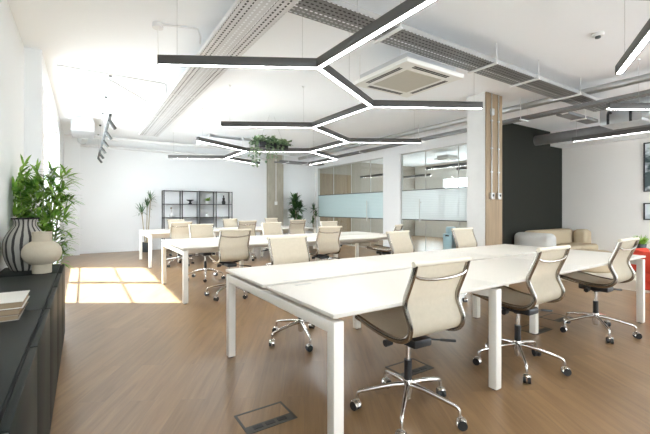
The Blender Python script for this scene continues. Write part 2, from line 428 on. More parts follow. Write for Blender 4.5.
# partition with two glazed openings
g1 = (8.31, 12.03); g2 = (4.95, 7.6); GH = 2.79
p = MB()
p.box(XP, XP+.12, YD, g2[0], 0, CZ); p.box(XP, XP+.12, g2[1], g1[0], 0, CZ); p.box(XP, XP+.12, g1[1], YB, 0, CZ)
for a, b in (g1, g2): p.box(XP, XP+.12, a, b, GH, CZ)
struct('wall_partition', p, M['white'])
def glazing(n, a, b, film, joints, doorspan, handle_y):
    f = MB(); t = .03
    f.box(XP+.03, XP+.09, a, a+t, 0, GH); f.box(XP+.03, XP+.09, b-t, b, 0, GH)
    f.box(XP+.03, XP+.09, a+t, b-t, GH-t, GH); f.box(XP+.03, XP+.09, a+t, b-t, 0, t)
    fr = struct('window_%d' % n, f, M['alu'])
    tops = MB()
    for z in (.945, 1.75): tops.box(XP+.042, XP+.052, a+t, b-t, z-.012, z+.012)
    struct('band_line', tops, M['frame'], fr)
    e = [a+t] + joints + [b-t]
    for i in range(len(e)-1):
        struct('pane', MB().box(XP+.055, XP+.065, e[i]+.004, e[i+1]-.004, t, GH-t), M['glass'], fr)
    for j in joints:
        struct('joint', MB().box(XP+.05, XP+.07, j-.006, j+.006, t, GH-t), M['alu'], fr)
    struct('film', MB().box(XP+.046, XP+.050, a+t, b-t, .957, 1.738), film, fr)
    h = MB().cyl((XP-.02, handle_y, .85), (XP-.02, handle_y, 1.5), .014)
    for z in (.95, 1.4): h.cyl((XP-.02, handle_y, z), (XP+.055, handle_y, z), .009)
    struct('handle', h, M['alu'], fr, smooth=True)
glazing(3, g2[0], g2[1], M['film'], [5.7, 6.72], (5.7, 6.72), 6.86)
glazing(4, g1[0], g1[1], M['filmblue'], [8.95, 9.95, 11.0], (8.95, 9.95), 9.05)
# dark wall, beige wall, ceiling drop
struct('wall_dark', MB().box(XP + .12, XR, YD, YD + .12, 0, CZ), M['dark'])
struct('wall_right', MB().box(XR, XR + .15, Y0, YD + .12, 0, CZ), M['beige'])
struct('trim_ceiling_drop', MB().box(9.95, XR, Y0, YD, 2.83, CZ), M['white'])
# meeting rooms beyond the glass
mw = MB().box(13, 13.15, YD, YB, 0, .95).box(13, 13.15, YD, YB, 2.55, CZ).box(13, 13.15, YD, 8.4, 2.05, 2.55).box(13, 13.15, 10.6, YB, 2.05, 2.55)
for a, b in ((YD, 4.95), (6.5, 6.7), (8.2, 8.4), (10.6, 10.8), (12.0, YB)): mw.box(13, 13.15, a, b, .95, 2.05)
struct('wall_meeting_back', mw, M['beige'])
for n_, (a, b, z1) in enumerate(((4.95, 6.5, 2.05), (6.7, 8.2, 2.05), (8.4, 10.6, 2.55), (10.8, 12.0, 2.05))):
    wf = MB().box(13.03, 13.09, a, b, .95, .99).box(13.03, 13.09, a, b, z1-.04, z1)
    for y in (a+.02, (a+b)/2, b-.02): wf.box(13.03, 13.09, y-.02, y+.02, .99, z1-.04)
    struct('window_%d' % (5 + n_), wf, M['white'])  # extra and enlarged windows, added to light these rooms and back-light the film
struct('wall_meeting_end', MB().box(XP + .12, 13.15, YB, YB + .15, 0, CZ), M['greige'])
struct('trim_timber_panel', MB().box(XP + .14, 9.25, YB - .06, YB, 0, 2.62), M['brownply'])
struct('wall_meeting_side', MB().box(10.57, 13.15, YD, YD + .12, 0, CZ), M['beige'])
# column with plywood face
CX0, CX1, CY0, CY1 = 5.64, 6.12, 3.73, 4.08
cl = struct('column_concrete', MB().box(CX0, CX1, CY0, CY1, 0, CZ, bev=.006), M['concrete'])
struct('plywood_face', MB().box(CX0 + .008, CX1 - .004, CY0 - .018, CY0 - .001, 0, CZ - .001), M['ply'], cl, label='tan plywood cladding on one face')
# baseboard
struct('baseboard_back', MB().box(-.08, 5.47, YB - .015, YB, 0, .09), M['white'])

# ------------------------------------------------------------------ bench desks
def make_row(name, label, loc, L=4.1):
    t = thing(name, label, 'desk', loc, group=None)
    W = 1.6
    st = [0, L/3, 2*L/3, L]
    for i in range(3):
        a, b = st[i] + (.0015 if i else 0), st[i+1] - (.0015 if i < 2 else 0)
        for (y0, y1) in ((0, .775), (.835, W)):
            s = MB().box(a, b, y0, y1, .712, .73, m=0, bev=.0015)
            s.box(a + .0012, b - .0012, y0 + .0012, y1 - .0012, .709, .7125, m=1)
            o = s.build('tabletop', [M['desk'], M['deskedge']], t)
            yy = y1 - .075 if y0 == 0 else y0 + .045
            xc = (a + b) / 2 - .45
            MB().box(xc - .06, xc + .06, yy - .015, yy + .015, .7302, .7312, bev=.0004).build('cable_port', M['alu'], o)
    s = .06
    def leg(x, y):
        l = MB().box(x, x + s, y, y + s, .008, .69, bev=.004)
        o = l.build('leg', M['leg'], t)
        MB().cyl((x + s/2, y + s/2, 0), (x + s/2, y + s/2, .012), .022, 12).build('foot_glide', M['black'], o)
    for k, x in enumerate(st):
        if k == 0: xx = .004
        elif k == 3: xx = L - s - .004
        else: xx = x - s/2
        inset = .45 if k == 2 else .004
        leg(xx, inset); leg(xx, W - s - inset)
        MB().box(xx, xx + s, inset + s - .002, W - inset - s + .002, .63, .69, bev=.003).build('cross_beam', M['leg'], t)
    for y in (.30, W - .35):
        MB().box(.06, L - .06, y, y + .05, .645, .70).build('long_beam', M['leg'], t)
    c = MB()
    for i in range(3): c.box(st[i] + .15, st[i+1] - .15, .70, .90, .57, .574).box(st[i] + .15, st[i+1] - .15, .70, .704, .57, .70).box(st[i] + .15, st[i+1] - .15, .896, .90, .57, .70)
    c.build('cable_trough', M['leg'], t)
    return t
ROWS = [(1.0, 1.455), (1.08, 5.0), (1.14, 8.45)]
make_row('bench_desk', 'long white bench desk in front, its end leg beside the open floor box', (ROWS[0][0], ROWS[0][1], 0))
make_row('bench_desk', 'long white bench desk standing between two other desk rows', (ROWS[1][0], ROWS[1][1], 0))
make_row('bench_desk', 'long white bench desk in front of the black shelving unit, by the back wall', (ROWS[2][0], ROWS[2][1], 0))

# ------------------------------------------------------------------ chairs
PROF = [(-.272, .942), (-.253, .88), (-.219, .80), (-.197, .745), (-.196, .70), (-.217, .652), (-.236, .605), (-.227, .558), (-.190, .526),
        (-.135, .510), (-.05, .507), (.08, .519), (.19, .538), (.255, .548)]
prof = [(p.x, p.y) for p in catmull([(a, b, 0) for a, b in PROF], 4)]
def make_chair(label):
    t = thing('office_chair', label, 'chair', (0, 0, 0), 0)
    # cream sling: thin skin between the rails
    fb = MB(); w = .196; th = .006
    n = len(prof)
    P2 = [Vector((a, b)) for a, b in prof]
    def off(i, d):
        tg = (P2[min(i+1, n-1)] - P2[max(i-1, 0)]).normalized()
        return P2[i] + Vector((-tg.y, tg.x)) * d     # towards the sitter
    vs = []; xs = [-w, -w*.5, 0, w*.5, w]
    for i in range(n):
        for d in (.010, .010 - th):
            for x in xs:
                sag = -.004 * (1 - (x/w)**2)
                q = off(i, d + sag); vs.append((x, q.x, q.y))
    m = len(xs); fs = []
    for i in range(n-1):
        for s in (0, 1):
            for j in range(m-1):
                a = i*2*m + s*m + j
                fs.append((a, a+1, a+2*m+1, a+2*m))
        a = i*2*m; fs.append((a, a+m, a+3*m, a+2*m)); a += m-1; fs.append((a, a+m, a+3*m, a+2*m))
    for i in (0, n-1):
        for j in range(m-1): fs.append((i*2*m+j, i*2*m+j+1, i*2*m+m+j+1, i*2*m+m+j))
    fb.add(vs, fs)
    fb.build('sling_seat', M['fabric'], t, ang=60)
    MB().cyl((-.222, prof[0][0], prof[0][1] + .004), (.222, prof[0][0], prof[0][1] + .004), .0155, 14).build('top_roll', M['hem'], t)
    MB().cyl((-.205, prof[-1][0] + .004, prof[-1][1] - .006), (.205, prof[-1][0] + .004, prof[-1][1] - .006), .014, 12).build('front_roll', M['hem'], t)
    for s in (-1, 1):
        MB().tube([(s*.207, a, b) for a, b in prof], .01, 10, flat=(.010, .0185, (1, 0, 0))).build('side_rail', M['rail'], t)
    # spreaders
    zz = [(-.205, -.261, .885), (-.17, -.269, .868), (-.09, -.275, .857), (0, -.277, .854), (.09, -.275, .857), (.17, -.269, .868), (.205, -.261, .885)]
    MB().tube(catmull(zz, 3), .0085, 8).build('back_spreader', M['rail'], t)
    sp = MB().tube(catmull([(-.205, .03, .505), (-.15, .03, .485), (-.06, .02, .468), (.06, .02, .468), (.15, .03, .485), (.205, .03, .505)], 3), .012, 8)
    sp.build('seat_spreader', M['black'], t)
    me = MB().box(-.07, .07, -.13, .13, .425, .475, bev=.012).cyl((0, 0, .41), (0, 0, .45), .03, 16)
    mo = me.build('tilt_mechanism', M['black'], t)
    MB().tube([(.05, -.04, .45), (.14, -.07, .432), (.21, -.095, .422)], .0055, 8).cyl((.19, -.088, .425), (.285, -.12, .411), .0085, 8).build('lift_lever', M['black'], mo)
    MB().cyl((-.07, .02, .45), (-.12, .02, .44), .006, 8).cyl((-.12, .02, .44), (-.165, .02, .436), .021, 12).build('tension_knob', M['black'], mo)
    co = MB().cyl((0, 0, .2), (0, 0, .43), .014, 16).build('gas_column', M['chrome'], t)
    MB().cyl((0, 0, .19), (0, 0, .315), .0235, 16).build('column_sleeve', M['black'], co)
    MB().lathe([(.018, .075), (.024, .08), (.027, .11), (.030, .15), (.030, .185), (.025, .195)], n=18).build('base_hub', M['chrome'], t)
    for k in range(5):
        a = R(4 + 72*k); c, s = math.cos(a), math.sin(a)
        pts = [(.02, .165), (.10, .158), (.20, .138), (.27, .123), (.298, .114), (.309, .098), (.311, .066)]
        lp = catmull([(r*c, r*s, z) for r, z in pts], 3)
        rr = [.0165 - .007*min(1, i/(len(lp)*.7)) for i in range(len(lp))]
        lo = MB().tube(lp, rr, 10).build('leg', M['chrome'], t)
        # twin-wheel caster
        b = R(4 + 72*k + 60 + 37*k); u = Vector((math.cos(b), math.sin(b), 0)); v = Vector((-u.y, u.x, 0))
        ctr = Vector((.311*c, .311*s, 0)) - u*.012
        cs = MB()
        for sg in (-1, 1):
            p0 = ctr + v*sg*.006 + Vector((0, 0, .027)); p1 = ctr + v*sg*.024 + Vector((0, 0, .027))
            cs.cyl(p0, p1, .027, 16, m=0)
        hood = []
        for q in range(9):
            th_ = PI * q / 8 * .72 + .1
            hood.append(ctr + u*math.cos(th_)*.029 + Vector((0, 0, .027 + math.sin(th_)*.030)))
        cs.tube(hood, .006, 8, m=1, flat=(.005, .0255, tuple(u)))
        cs.build('caster', [M['black'], M['chrome']], lo)
    return t

ch = 'cream mesh office chair with aluminium frame'
GR = 'mesh chairs at the bench desks'
base = make_chair('cream mesh chair at the first desk with whole five-star base and floor box behind it')
base['group'] = GR
base.location = (1.665, 1.62, 0); base.rotation_euler = (0, 0, R(-2))
spots = [
 ((2.885, 1.622), 0,  'cream mesh chair between two others along the front edge of the first desk'),
 ((4.30, 1.622), 0, 'cream mesh chair at the far end of the first desk, by the red armchair'),
 ((1.73, 3.07), 180,'cream mesh chair facing us across the first desk, at its floor-box end'),
 ((3.33, 3.10), 188,'cream mesh chair facing us across the first desk, between two others there'),
 ((4.55, 3.10), 178,'cream mesh chair facing us across the first desk, in front of the concrete column'),
 ((1.74, 5.16), 0,  'cream mesh chair seen from behind at the sunlit end of the second desk row'),
 ((3.30, 5.155), -2,  'cream mesh chair seen from behind, halfway along the second desk row'),
 ((4.56, 5.02), 30, 'cream mesh chair turned sideways at the glass-wall end of the second desk row'),
 ((1.80, 6.62), 180,'pale mesh chair facing us across the second desk row, at its sunlit end'),
 ((3.20, 6.62), 180,'pale mesh chair facing us across the second desk row, halfway along it'),
 ((4.58, 6.62), 176,'pale mesh chair facing us across the second desk row, before the blue-tinted glass'),
 ((1.76, 8.58), 0,  'pale mesh chair seen from behind at the window end of the last desk row'),
 ((3.25, 8.58), 0,  'pale mesh chair seen from behind, halfway along the last desk row'),
 ((4.62, 8.58), -4,  'pale mesh chair seen from behind at the last desk row, below the bushy corner plants'),
 ((2.05, 10.08), 180,'pale mesh chair facing us in front of the black shelving, beside the tall spiky plant'),
 ((3.52, 10.08), 182,'bright white-looking mesh chair facing us below the dark bottle on the shelving'),
 ((4.80, 10.08), 180,'pale mesh chair facing us at the last desk row, before the raw concrete pier'),
]
for (x, y), a, lab in spots:
    dup(base, (x, y, 0), R(a), lab, GR)

# ------------------------------------------------------------------ sideboard units along the wall
def sideboard(y0, y1, doors, label):
    t = thing('sideboard', label, 'cabinet', (0, y0, 0), group='low cabinets along the wall')
    L = y1 - y0
    b = MB().box(-.598, -.185, .003, L - .003, .05, .70, m=0, bev=.002)
    b.box(-.185, -.177, .003, L - .003, .06, .69, m=1)  # black strip: shade of the gap behind the doors, put into colour
    b.build('cabinet_body', [M['cab'], M['cabin']], t)
    MB().box(-.58, -.20, .01, L - .01, 0, .05).build('plinth', M['cabin'], t)
    d = L / doors
    for i in range(doors):
        MB().box(-.174, -.150, i*d + .006, (i+1)*d - .006, .035, .698, bev=.0025).build('door', M['cab'], t)
    return t
sideboard(-.15, 1.17, 2, 'charcoal low cabinet unit cut off by the frame, before the one with books')
sideboard(1.17, 2.49, 2, 'charcoal low cabinet unit carrying the stack of books')
sideboard(2.49, 3.81, 2, 'charcoal low cabinet unit between the books and the vases')
sideboard(3.81, 4.42, 1, 'narrow charcoal low cabinet unit at the far end, under the vases')

# vases and books
o = MB()
prof_v = [(.085, 0), (.100, .006), (.122, .05), (.143, .11), (.153, .18), (.150, .245), (.128, .30), (.098, .345), (.080, .372), (.079, .40), (.088, .425), (.091, .432), (.083, .43), (.072, .40)]
pv = [(p.x, p.y) for p in catmull([(a, b, 0) for a, b in prof_v], 3)]
o = MB().lathe([(r*1.03, z*1.05) for r, z in pv], n=48)
t = thing('striped_vase', 'large off-white vase with black vertical stripes on the sideboard', 'vase', (-.428, 4.18, .70), R(20))
o.build('vase_body', M['stripes'], t, ang=60)
rim = [(.093*math.cos(2*PI*i/32), .093*math.sin(2*PI*i/32), .451) for i in range(33)]
MB().tube(rim, .006, 8).build('rim', M['cabin'], t)
pb0 = [(.068, .075), (.084, .080), (.113, .102), (.134, .14), (.138, .175), (.131, .21), (.110, .24), (.082, .259), (.069, .266)]
pb = [(.066, 0), (.068, .004)] + [(p.x, p.y) for p in catmull([(a, b, 0) for a, b in pb0], 3)] + [(.069, .338), (.071, .344), (.064, .345), (.060, .30)]
tag(MB().lathe(pb, n=48).build('clay_vase', M['vase'], ang=30), 'smaller plain beige vase with round belly, in front of the striped vase', 'vase').location = (-.29, 3.90, .70)
def book(name, x0, x1, y0, y1, z, h, cov, label, rz):
    t = thing(name, label, 'book', ((x0+x1)/2, (y0+y1)/2, z), R(rz), group='books stacked on the sideboard')
    a, b = (x1-x0)/2, (y1-y0)/2
    MB().box(-a, a, -b, b, 0, .003).box(-a, a, -b, b, h-.003, h).box(-a, -a+.003, -b, b, .003, h-.003).build('cover', cov, t)
    MB().box(-a+.004, a-.006, -b+.006, b-.006, .0032, h-.0032).build('pages', M['paper'], t)
    return t
book('book', -.575, -.262, 2.30, 2.565, .70, .027, M['bookg'], 'bottom book of the stack on the sideboard, grey cover', 1)
book('book', -.575, -.252, 2.30, 2.575, .727, .029, M['bookb'], 'middle book of the stack, brown cover edges', -1)
book('book', -.575, -.245, 2.30, 2.585, .756, .034, M['bookw'], 'top book of the stack, white cover', 0)

# ------------------------------------------------------------------ plants
def blade(mb, p, d, L, w, droop, up=Vector((0, 0, 1)), seg=4, m=0):
    """one arching leaf from p along d"""
    d = d.normalized(); side = d.cross(up)
    side = side.normalized() if side.length > 1e-4 else Vector((1, 0, 0))
    vs = []; c = Vector(p)
    for i in range(seg + 1):
        s = i / seg
        wd = w * (math.sin(PI * (s*.86 + .10)) ** .8) * .5 if i < seg else .0005
        vs += [tuple(c - side*wd), tuple(c + side*wd)]
        d2 = (d + Vector((0, 0, -droop * s))).normalized()
        c = c + d2 * L / seg
    fs = [(2*i, 2*i+1, 2*i+3, 2*i+2) for i in range(seg)]
    mb.add(vs, fs, m)
rnd = random.Random(5)
def bamboo(loc):
    t = thing('bamboo_plant', 'tall potted bamboo with long narrow leaves behind the sideboard end', 'plant', loc)
    MB().lathe([(.12, 0), (.14, .01), (.165, .30), (.17, .32), (.15, .32), (.145, .29)], n=28).build('pot', M['potdark'], t)
    MB().lathe([(.0, .28), (.147, .28), (.0, .285)], n=20).build('soil', M['soil'], t)
    fo = MB()
    for k in range(9):
        a = 2*PI*k/9 + rnd.uniform(-.3, .3); r0 = rnd.uniform(.02, .11); H = rnd.uniform(1.2, 1.70)
        lean = rnd.uniform(.02, .14)
        base_ = Vector((r0*math.cos(a), r0*math.sin(a), .28)); top = base_ + Vector((max(lean*math.cos(a), -.06), lean*math.sin(a), H - .28))
        pts = [base_.lerp(top, s) + Vector((0, 0, 0)) for s in (0, .33, .66, 1)]
        MB().tube(pts, [.010, .009, .007, .004], 7).build('cane', M['cane'], t)
        for q in range(46):
            s = rnd.uniform(.22, 1.0); p = base_.lerp(top, s)
            b = rnd.uniform(0, 2*PI)
            d = Vector((math.cos(b), math.sin(b), rnd.uniform(.0, .7)))
            tip = p + d.normalized()*rnd.uniform(.03, .11)
            tip.x = max(tip.x, -.16)
            fo.tube([p, tip], .0018, 4)
            for j in range(rnd.randint(4, 6)):
                e = d + Vector((rnd.uniform(-.9, .9), rnd.uniform(-.9, .9), rnd.uniform(-.5, .7)))
                if e.x < 0 and tip.x < -.1: e.x = abs(e.x)*.4
                blade(fo, tip, e, rnd.uniform(.11, .20), rnd.uniform(.020, .032), rnd.uniform(.3, 1.1))
    # one long shoot reaching out to the room
    for tipx, tz in ((.24, 1.34), (.16, 1.0), (.2, .72)):
        p0 = Vector((.05, 0, tz-.25)); p1 = Vector((tipx, .02, tz))
        fo.tube([p0, (p0+p1)/2 + Vector((0, 0, .03)), p1], .003, 5)
        for j in range(11):
            q = p0.lerp(p1, rnd.uniform(.5, 1)); 
            blade(fo, q, Vector((rnd.uniform(-.3, 1), rnd.uniform(-.8, .8), rnd.uniform(-.2, .8))), rnd.uniform(.10, .17), .02, rnd.uniform(.4, 1))
    fo.v = [(max(x, -.19), min(y, .66), z) for x, y, z in fo.v]     # leaves rest against the wall
    fo.build('foliage', M['leafA'], t, ang=80)
    return t
bamboo((-.40, 4.80, 0))
def spiky(name, loc, stems, label, mleaf, L=.32, n=26, pot=.13, poth=.26, potm='potdark', w=.022, flat=False):
    t = thing(name, label, 'plant', loc)
    MB().lathe([(pot*.8, 0), (pot*.85, .01), (pot, poth), (pot*1.02, poth+.01), (pot*.92, poth+.01), (pot*.9, poth-.03)], n=24).build('pot', M[potm], t)
    MB().lathe([(0, poth-.035), (pot*.9, poth-.035), (0, poth-.03)], n=16).build('soil', M['soil'], t)
    fo = MB()
    for (dx, dy, h) in stems:
        MB().tube([(dx*.25, dy*.25, poth-.03), (dx*.6, dy*.6, h*.55), (dx, dy, h)], [.018, .014, .011], 8).build('stem', M['bark'], t)
        for q in range(n):
            a = rnd.uniform(0, 2*PI); el = rnd.uniform(-.25, 1.5)
            d = Vector((math.cos(a)*math.cos(el), math.sin(a)*math.cos(el), math.sin(el)))
            blade(fo, (dx, dy, h - rnd.uniform(0, .1)), d, L*rnd.uniform(.7, 1.1), w, rnd.uniform(.3, .9))
    fo.build('foliage', M[mleaf], t, ang=80)
    return t
spiky('yucca_plant', (1.53, 11.80, 0), [(-.13, -.05, 1.18), (.12, .05, 1.58), (.03, .08, 1.35)], 'tall spiky plant on bare stems in a dark pot beside the black shelving', 'leafB', L=.31, n=32)
spiky('dracaena_plant', (6.34, 11.55, 0), [(-.08, .02, 1.0), (.10, .0, 1.28), (.0, .10, 1.55), (.06, -.1, .75), (-.1, -.1, 1.3)], 'tall bushy dark green plant beside the raw concrete pier', 'leafB', L=.36, n=60, w=.085)
spiky('yucca_plant', (7.10, 11.62, 0), [(.0, 0, 1.28), (.10, .03, 1.05), (-.08, -.05, .8)], 'slimmer spiky plant between the bushy plant and the blue-tinted glass', 'leafB', L=.27, n=34, w=.034)
spiky('spiky_plant', (8.7, 9.3, 0), [(.0, 0, .75), (.08, .05, .6)], 'small green plant seen through the glass wall below the pale blue film', 'leafB', L=.3, n=26, w=.03)

# hanging ivy planter
t = thing('hanging_planter', 'black trough of trailing ivy hung on wires from the ceiling', 'planter', (3.33, 7.15, 2.50), R(14))
MB().box(-.38, .38, -.09, .09, 0, .13, bev=.006).build('trough', M['black'], t)
for s in (-1, 1):
    MB().cyl((s*.33, 0, .12), (s*.06, 0, .698), .002, 6).build('wire', M['wire'], t)
fo = MB()
def ivy_leaf(p, d, s):
    d = d.normalized(); side = d.cross(Vector((rnd.uniform(-.3, .3), rnd.uniform(-.3, .3), 1))).normalized()
    up = side.cross(d)
    q = [p, p + d*s*.35 + side*s*.5, p + d*s*.6 + side*s*.28, p + d*s, p + d*s*.6 - side*s*.28, p + d*s*.35 - side*s*.5]
    fo.add([tuple(v) for v in q], [(0, 1, 2, 3), (0, 3, 4, 5)])
for i in range(430):
    x = rnd.uniform(-.42, .40); th_ = rnd.uniform(0, PI)
    rr = rnd.uniform(.08, .19)
    p = Vector((x, math.cos(th_)*rr, .10 + math.sin(th_)*rr*.75))
    ivy_leaf(p, Vector((rnd.uniform(-.6, .6), math.cos(th_)+rnd.uniform(-.4, .4), rnd.uniform(-.7, .7))), rnd.uniform(.05, .085))
for i in range(20):
    x = -.44 + .84*rnd.random()**1.6; y = rnd.choice((-1, 1))*rnd.uniform(.08, .14); Lh = rnd.uniform(.12, .52)*(1 if x < -.1 else .6)
    pts = [Vector((x, y*.6, .15)), Vector((x-.03, y, .08)), Vector((x-.05, y*1.1, .08-Lh*.5)), Vector((x-.05+rnd.uniform(-.05, .05), y*1.1, .08-Lh))]
    fo.tube(pts, .002, 4)
    for q in range(int(8 + Lh*30)):
        s = rnd.random()*3; k = min(2, int(s)); p = pts[k].lerp(pts[k+1], s-k)
        ivy_leaf(p, Vector((rnd.uniform(-1, 1), rnd.uniform(-1, 1), rnd.uniform(-1, .3))), rnd.uniform(.04, .065))
fo.build('ivy_foliage', M['leafC'], t, ang=80)

# ------------------------------------------------------------------ hexagonal bar lights
LZ = 2.535; BL = 1.455
J1 = Vector((1.82, 2.90, LZ)); u30 = Vector((math.cos(R(30)), .5, 0))*BL; uY = Vector((0, BL, 0)); um = Vector((math.cos(R(30)), -.5, 0))*BL
def bars(label, segs, wires, loc):
    t = thing('bar_light', label, 'lamp', loc)
    O = Vector(loc)
    for a, b in segs:
        a = Vector(a) - O; b = Vector(b) - O; d = (b-a); L = d.length; d.normalize()
        Mx = Matrix.Translation((a+b)/2) @ Matrix.Rotation(math.atan2(d.y, d.x), 4, 'Z')
        h = L/2 - .012
        s = MB().box(-h, h, -.031, .031, .012, .084, bev=.002).box(-h, h, -.031, -.0235, .0, .0118).box(-h, h, .0235, .031, .0, .0118).xform(Mx).build('light_bar', M['lamp'], t)
        MB().box(-h+.003, h-.003, -.0228, .0228, .006, .0118).xform(Mx).build('led_diffuser', M['led'], s)
    for wx in wires:
        wv = Vector(wx) - O
        wo = MB().cyl((wv.x, wv.y, .083), (wv.x, wv.y, CZ - O.z - .02), .0015, 6).cyl((wv.x, wv.y, CZ - O.z - .02), (wv.x, wv.y, CZ - O.z - .0005), .02, 12, m=1)
        wo.build('suspension_wire', [M['wire'], M['pipe']], t)
    return t
J2 = J1 + u30; J3 = J2 + uY; J4 = J3 + u30; J5 = J4 + uY; J6 = J5 - um; J7 = J6 + uY; J8 = J5 + u30
V0 = J1 - uY; V1 = V0 + um
segs = [(J1, J1 - um), (J1, J2), (J1, V0), (J2, J2 + um), (J2, J3), (J3, J3 - um), (J3, J4), (J4, J4 + um), (J4, J5), (J5, J6), (J5, J8), (J6, J6 - u30), (J6, J7), (J7, J7 - um), (J7, J7 + u30), (J8, J8 + uY), (V0, V1), (V1, V1 + u30)]
ends = [J1 - um*.88, J1 - um*.1, J2 + um*.92, J1 - uY*.4 , J3 - um*.9, J3 - um*.1, J4 + um*.9, J6 - u30*.9, J7 - um*.9, J7 + u30*.9, J8 + uY*.8, V1 + u30*.85, J1 + u30*.5, J5 + u30*.1]
bars('honeycomb network of dark bar lights with glowing white undersides above the desks', segs, ends, tuple(J1))
K = Vector((5.72, 2.03, LZ))
bars('short pair of joined dark bar lights between the plywood column and the beige wall', [(K, K + um), (K + um, K + um - uY)], [K + um*.3, K + um*.9], tuple(K))
Q = Vector((7.95, 3.40, LZ))
bars('single straight dark bar light hung below the metal fan unit by the beige wall', [(Q, Q - Vector((0, 1.5, 0)))], [Q - Vector((0, .08, 0)), Q - Vector((0, 1.2, 0))], tuple(Q))
for (x, y, lab) in ((9.0, 9.35, 'dark bar light hanging behind the blue-tinted glass'), (10.4, 9.0, 'second dark bar light behind the blue-tinted glass, deeper in that room')):
    a = Vector((x, y, 2.42)); bars(lab, [(a, a + Vector((0, 1.9, 0)))], [a + Vector((0, .3, 0)), a + Vector((0, 1.6, 0))], tuple(a))
for (x, y, lab) in ((8.7, 6.2, 'dark bar light hanging behind the clear glass beside the concrete column'), (9.6, 5.8, 'second dark bar light behind the clear glass, deeper in that room')):
    a = Vector((x, y, 2.42)); bars(lab, [(a, a + Vector((0, 1.5, 0)))], [a + Vector((0, .3, 0)), a + Vector((0, 1.2, 0))], tuple(a))

# power drop for the first bar: canopy, cable, conduit
t = thing('light_power_drop', 'white ceiling box with a cable running down to a bar light end', 'cable', (.66, 4.25, CZ))
MB().cyl((0, 0, -.05), (0, 0, -.001), .055, 20).build('junction_box', M['pipe'], t)
e = J1 - um*.93 - Vector((.66, 4.25, CZ))
MB().tube(catmull([(0, 0, -.05), (.005, -.02, -.35), (e.x*.4, e.y*.35, -.48), (e.x, e.y, e.z + .094)], 5), .0045, 6).build('drop_cable', M['pipe'], t)

def conduit(label, pts, r=.011, m='pipe', name='ceiling_conduit', group='conduits on the ceiling'):
    return tag(MB().tube(pts, r, 8).build(name, M[m]), label, 'pipe', group)
conduit('thin white conduit running from the round ceiling box to the white cable tray', [(.70, 4.22, CZ-.014), (1.0, 4.12, CZ-.014), (1.04, 4.10, CZ-.02), (1.06, 4.09, CZ-.10), (1.06, 4.09, CZ-.18)])
conduit('thin white conduit crossing the ceiling near the spotlight track', [(-.3, 6.2, CZ-.013), (1.05, 6.2, CZ-.013), (1.08, 6.2, CZ-.02), (1.09, 6.2, CZ-.18)])
conduit('thin white conduit slanting from the end of the spotlight track to the white cable tray', [(.32, 6.45, CZ-.012), (1.02, 7.5, CZ-.012), (1.05, 7.54, CZ-.02), (1.06, 7.56, CZ-.19)])

# ------------------------------------------------------------------ cable trays
def tray(label, x0, x1, y0, y1, z, mat, along, flange=.05, hang=(), edge=M['galv'], name='cable_tray', ribs=(), cables=()):
    t = thing(name, label, 'cable tray', (x0, y0, z))
    X, Y = x1-x0, y1-y0
    MB().box(0, X, 0, Y, 0, .002).build('tray_plate', mat, t)
    f = MB()
    if along == 'y':
        f.box(0, .003, 0, Y, .002, flange).box(X-.003, X, 0, Y, .002, flange)
        for r in ribs: f.box(0, X, r-y0, r-y0+.008, -.006, 0)
    else:
        f.box(0, X, 0, .003, .002, flange).box(0, X, Y-.003, Y, .002, flange)
        for r in ribs: f.box(r-x0, r-x0+.008, 0, Y, -.006, 0)
    f.build('side_flange', edge, t)
    if along == 'y': lay = [((x, .02, .008), (x, Y-.02, .008)) for x in cables]
    else: lay = [((.02, y, .008), (X-.02, y, .008)) for y in cables]
    for a, b in lay: MB().cyl(a, b, .0055, 6).build('cable', M['slot'], t)  # dark cables added so the punched holes look dark from below
    for h in hang:
        b = MB()
        if along == 'y':
            b.box(-.03, X+.03, h-y0, h-y0+.035, -.02, -.001)
            for x in (-.02, X+.02): b.cyl((x, h-y0+.017, -.015), (x, h-y0+.017, CZ-z-.001), .006, 6)
        else:
            b.box(h-x0, h-x0+.035, -.03, Y+.03, -.02, -.001)
            for y in (-.02, Y+.02): b.cyl((h-x0+.017, y, -.015), (h-x0+.017, y, CZ-z-.001), .006, 6)
        b.build('hanger', M['pipe'], t)
    return t
tray('wide white perforated cable tray running away from us under the ceiling', 1.085, 1.495, 2.56, 9.6, 2.96, M['perfA'], 'y', edge=M['pipe'], ribs=(4.35, 5.9, 7.5), cables=[.022+.0115*i for i in range(9)] + [.275+.0115*i for i in range(10)])
tray('dark perforated cable tray crossing the ceiling above the square air conditioner', 1.50, 7.6, 2.56, 2.89, 2.96, M['perfB'], 'x', hang=(2.5, 4.05, 5.0, 6.2), cables=[.03+.0115*i for i in range(14)])
tray('narrow dark cable tray running past the plywood column towards the fan unit', 6.55, 6.73, -.5, 9.5, 2.84, M['perfB'], 'y', edge=M['galvd'], hang=(1.6, 3.6, 6.0, 8.2))
tray('dark cable tray under the ceiling before the raw concrete pier', 5.2, 6.9, 10.6, 11.0, 2.74, M['galvd'], 'x', edge=M['galvd'], hang=(5.5, 6.2))
tray('short steel cable tray linking the fan unit to the other trays', 6.74, 7.88, 2.93, 3.12, 2.82, M['galvd'], 'x', edge=M['galvd'], hang=(7.3,))

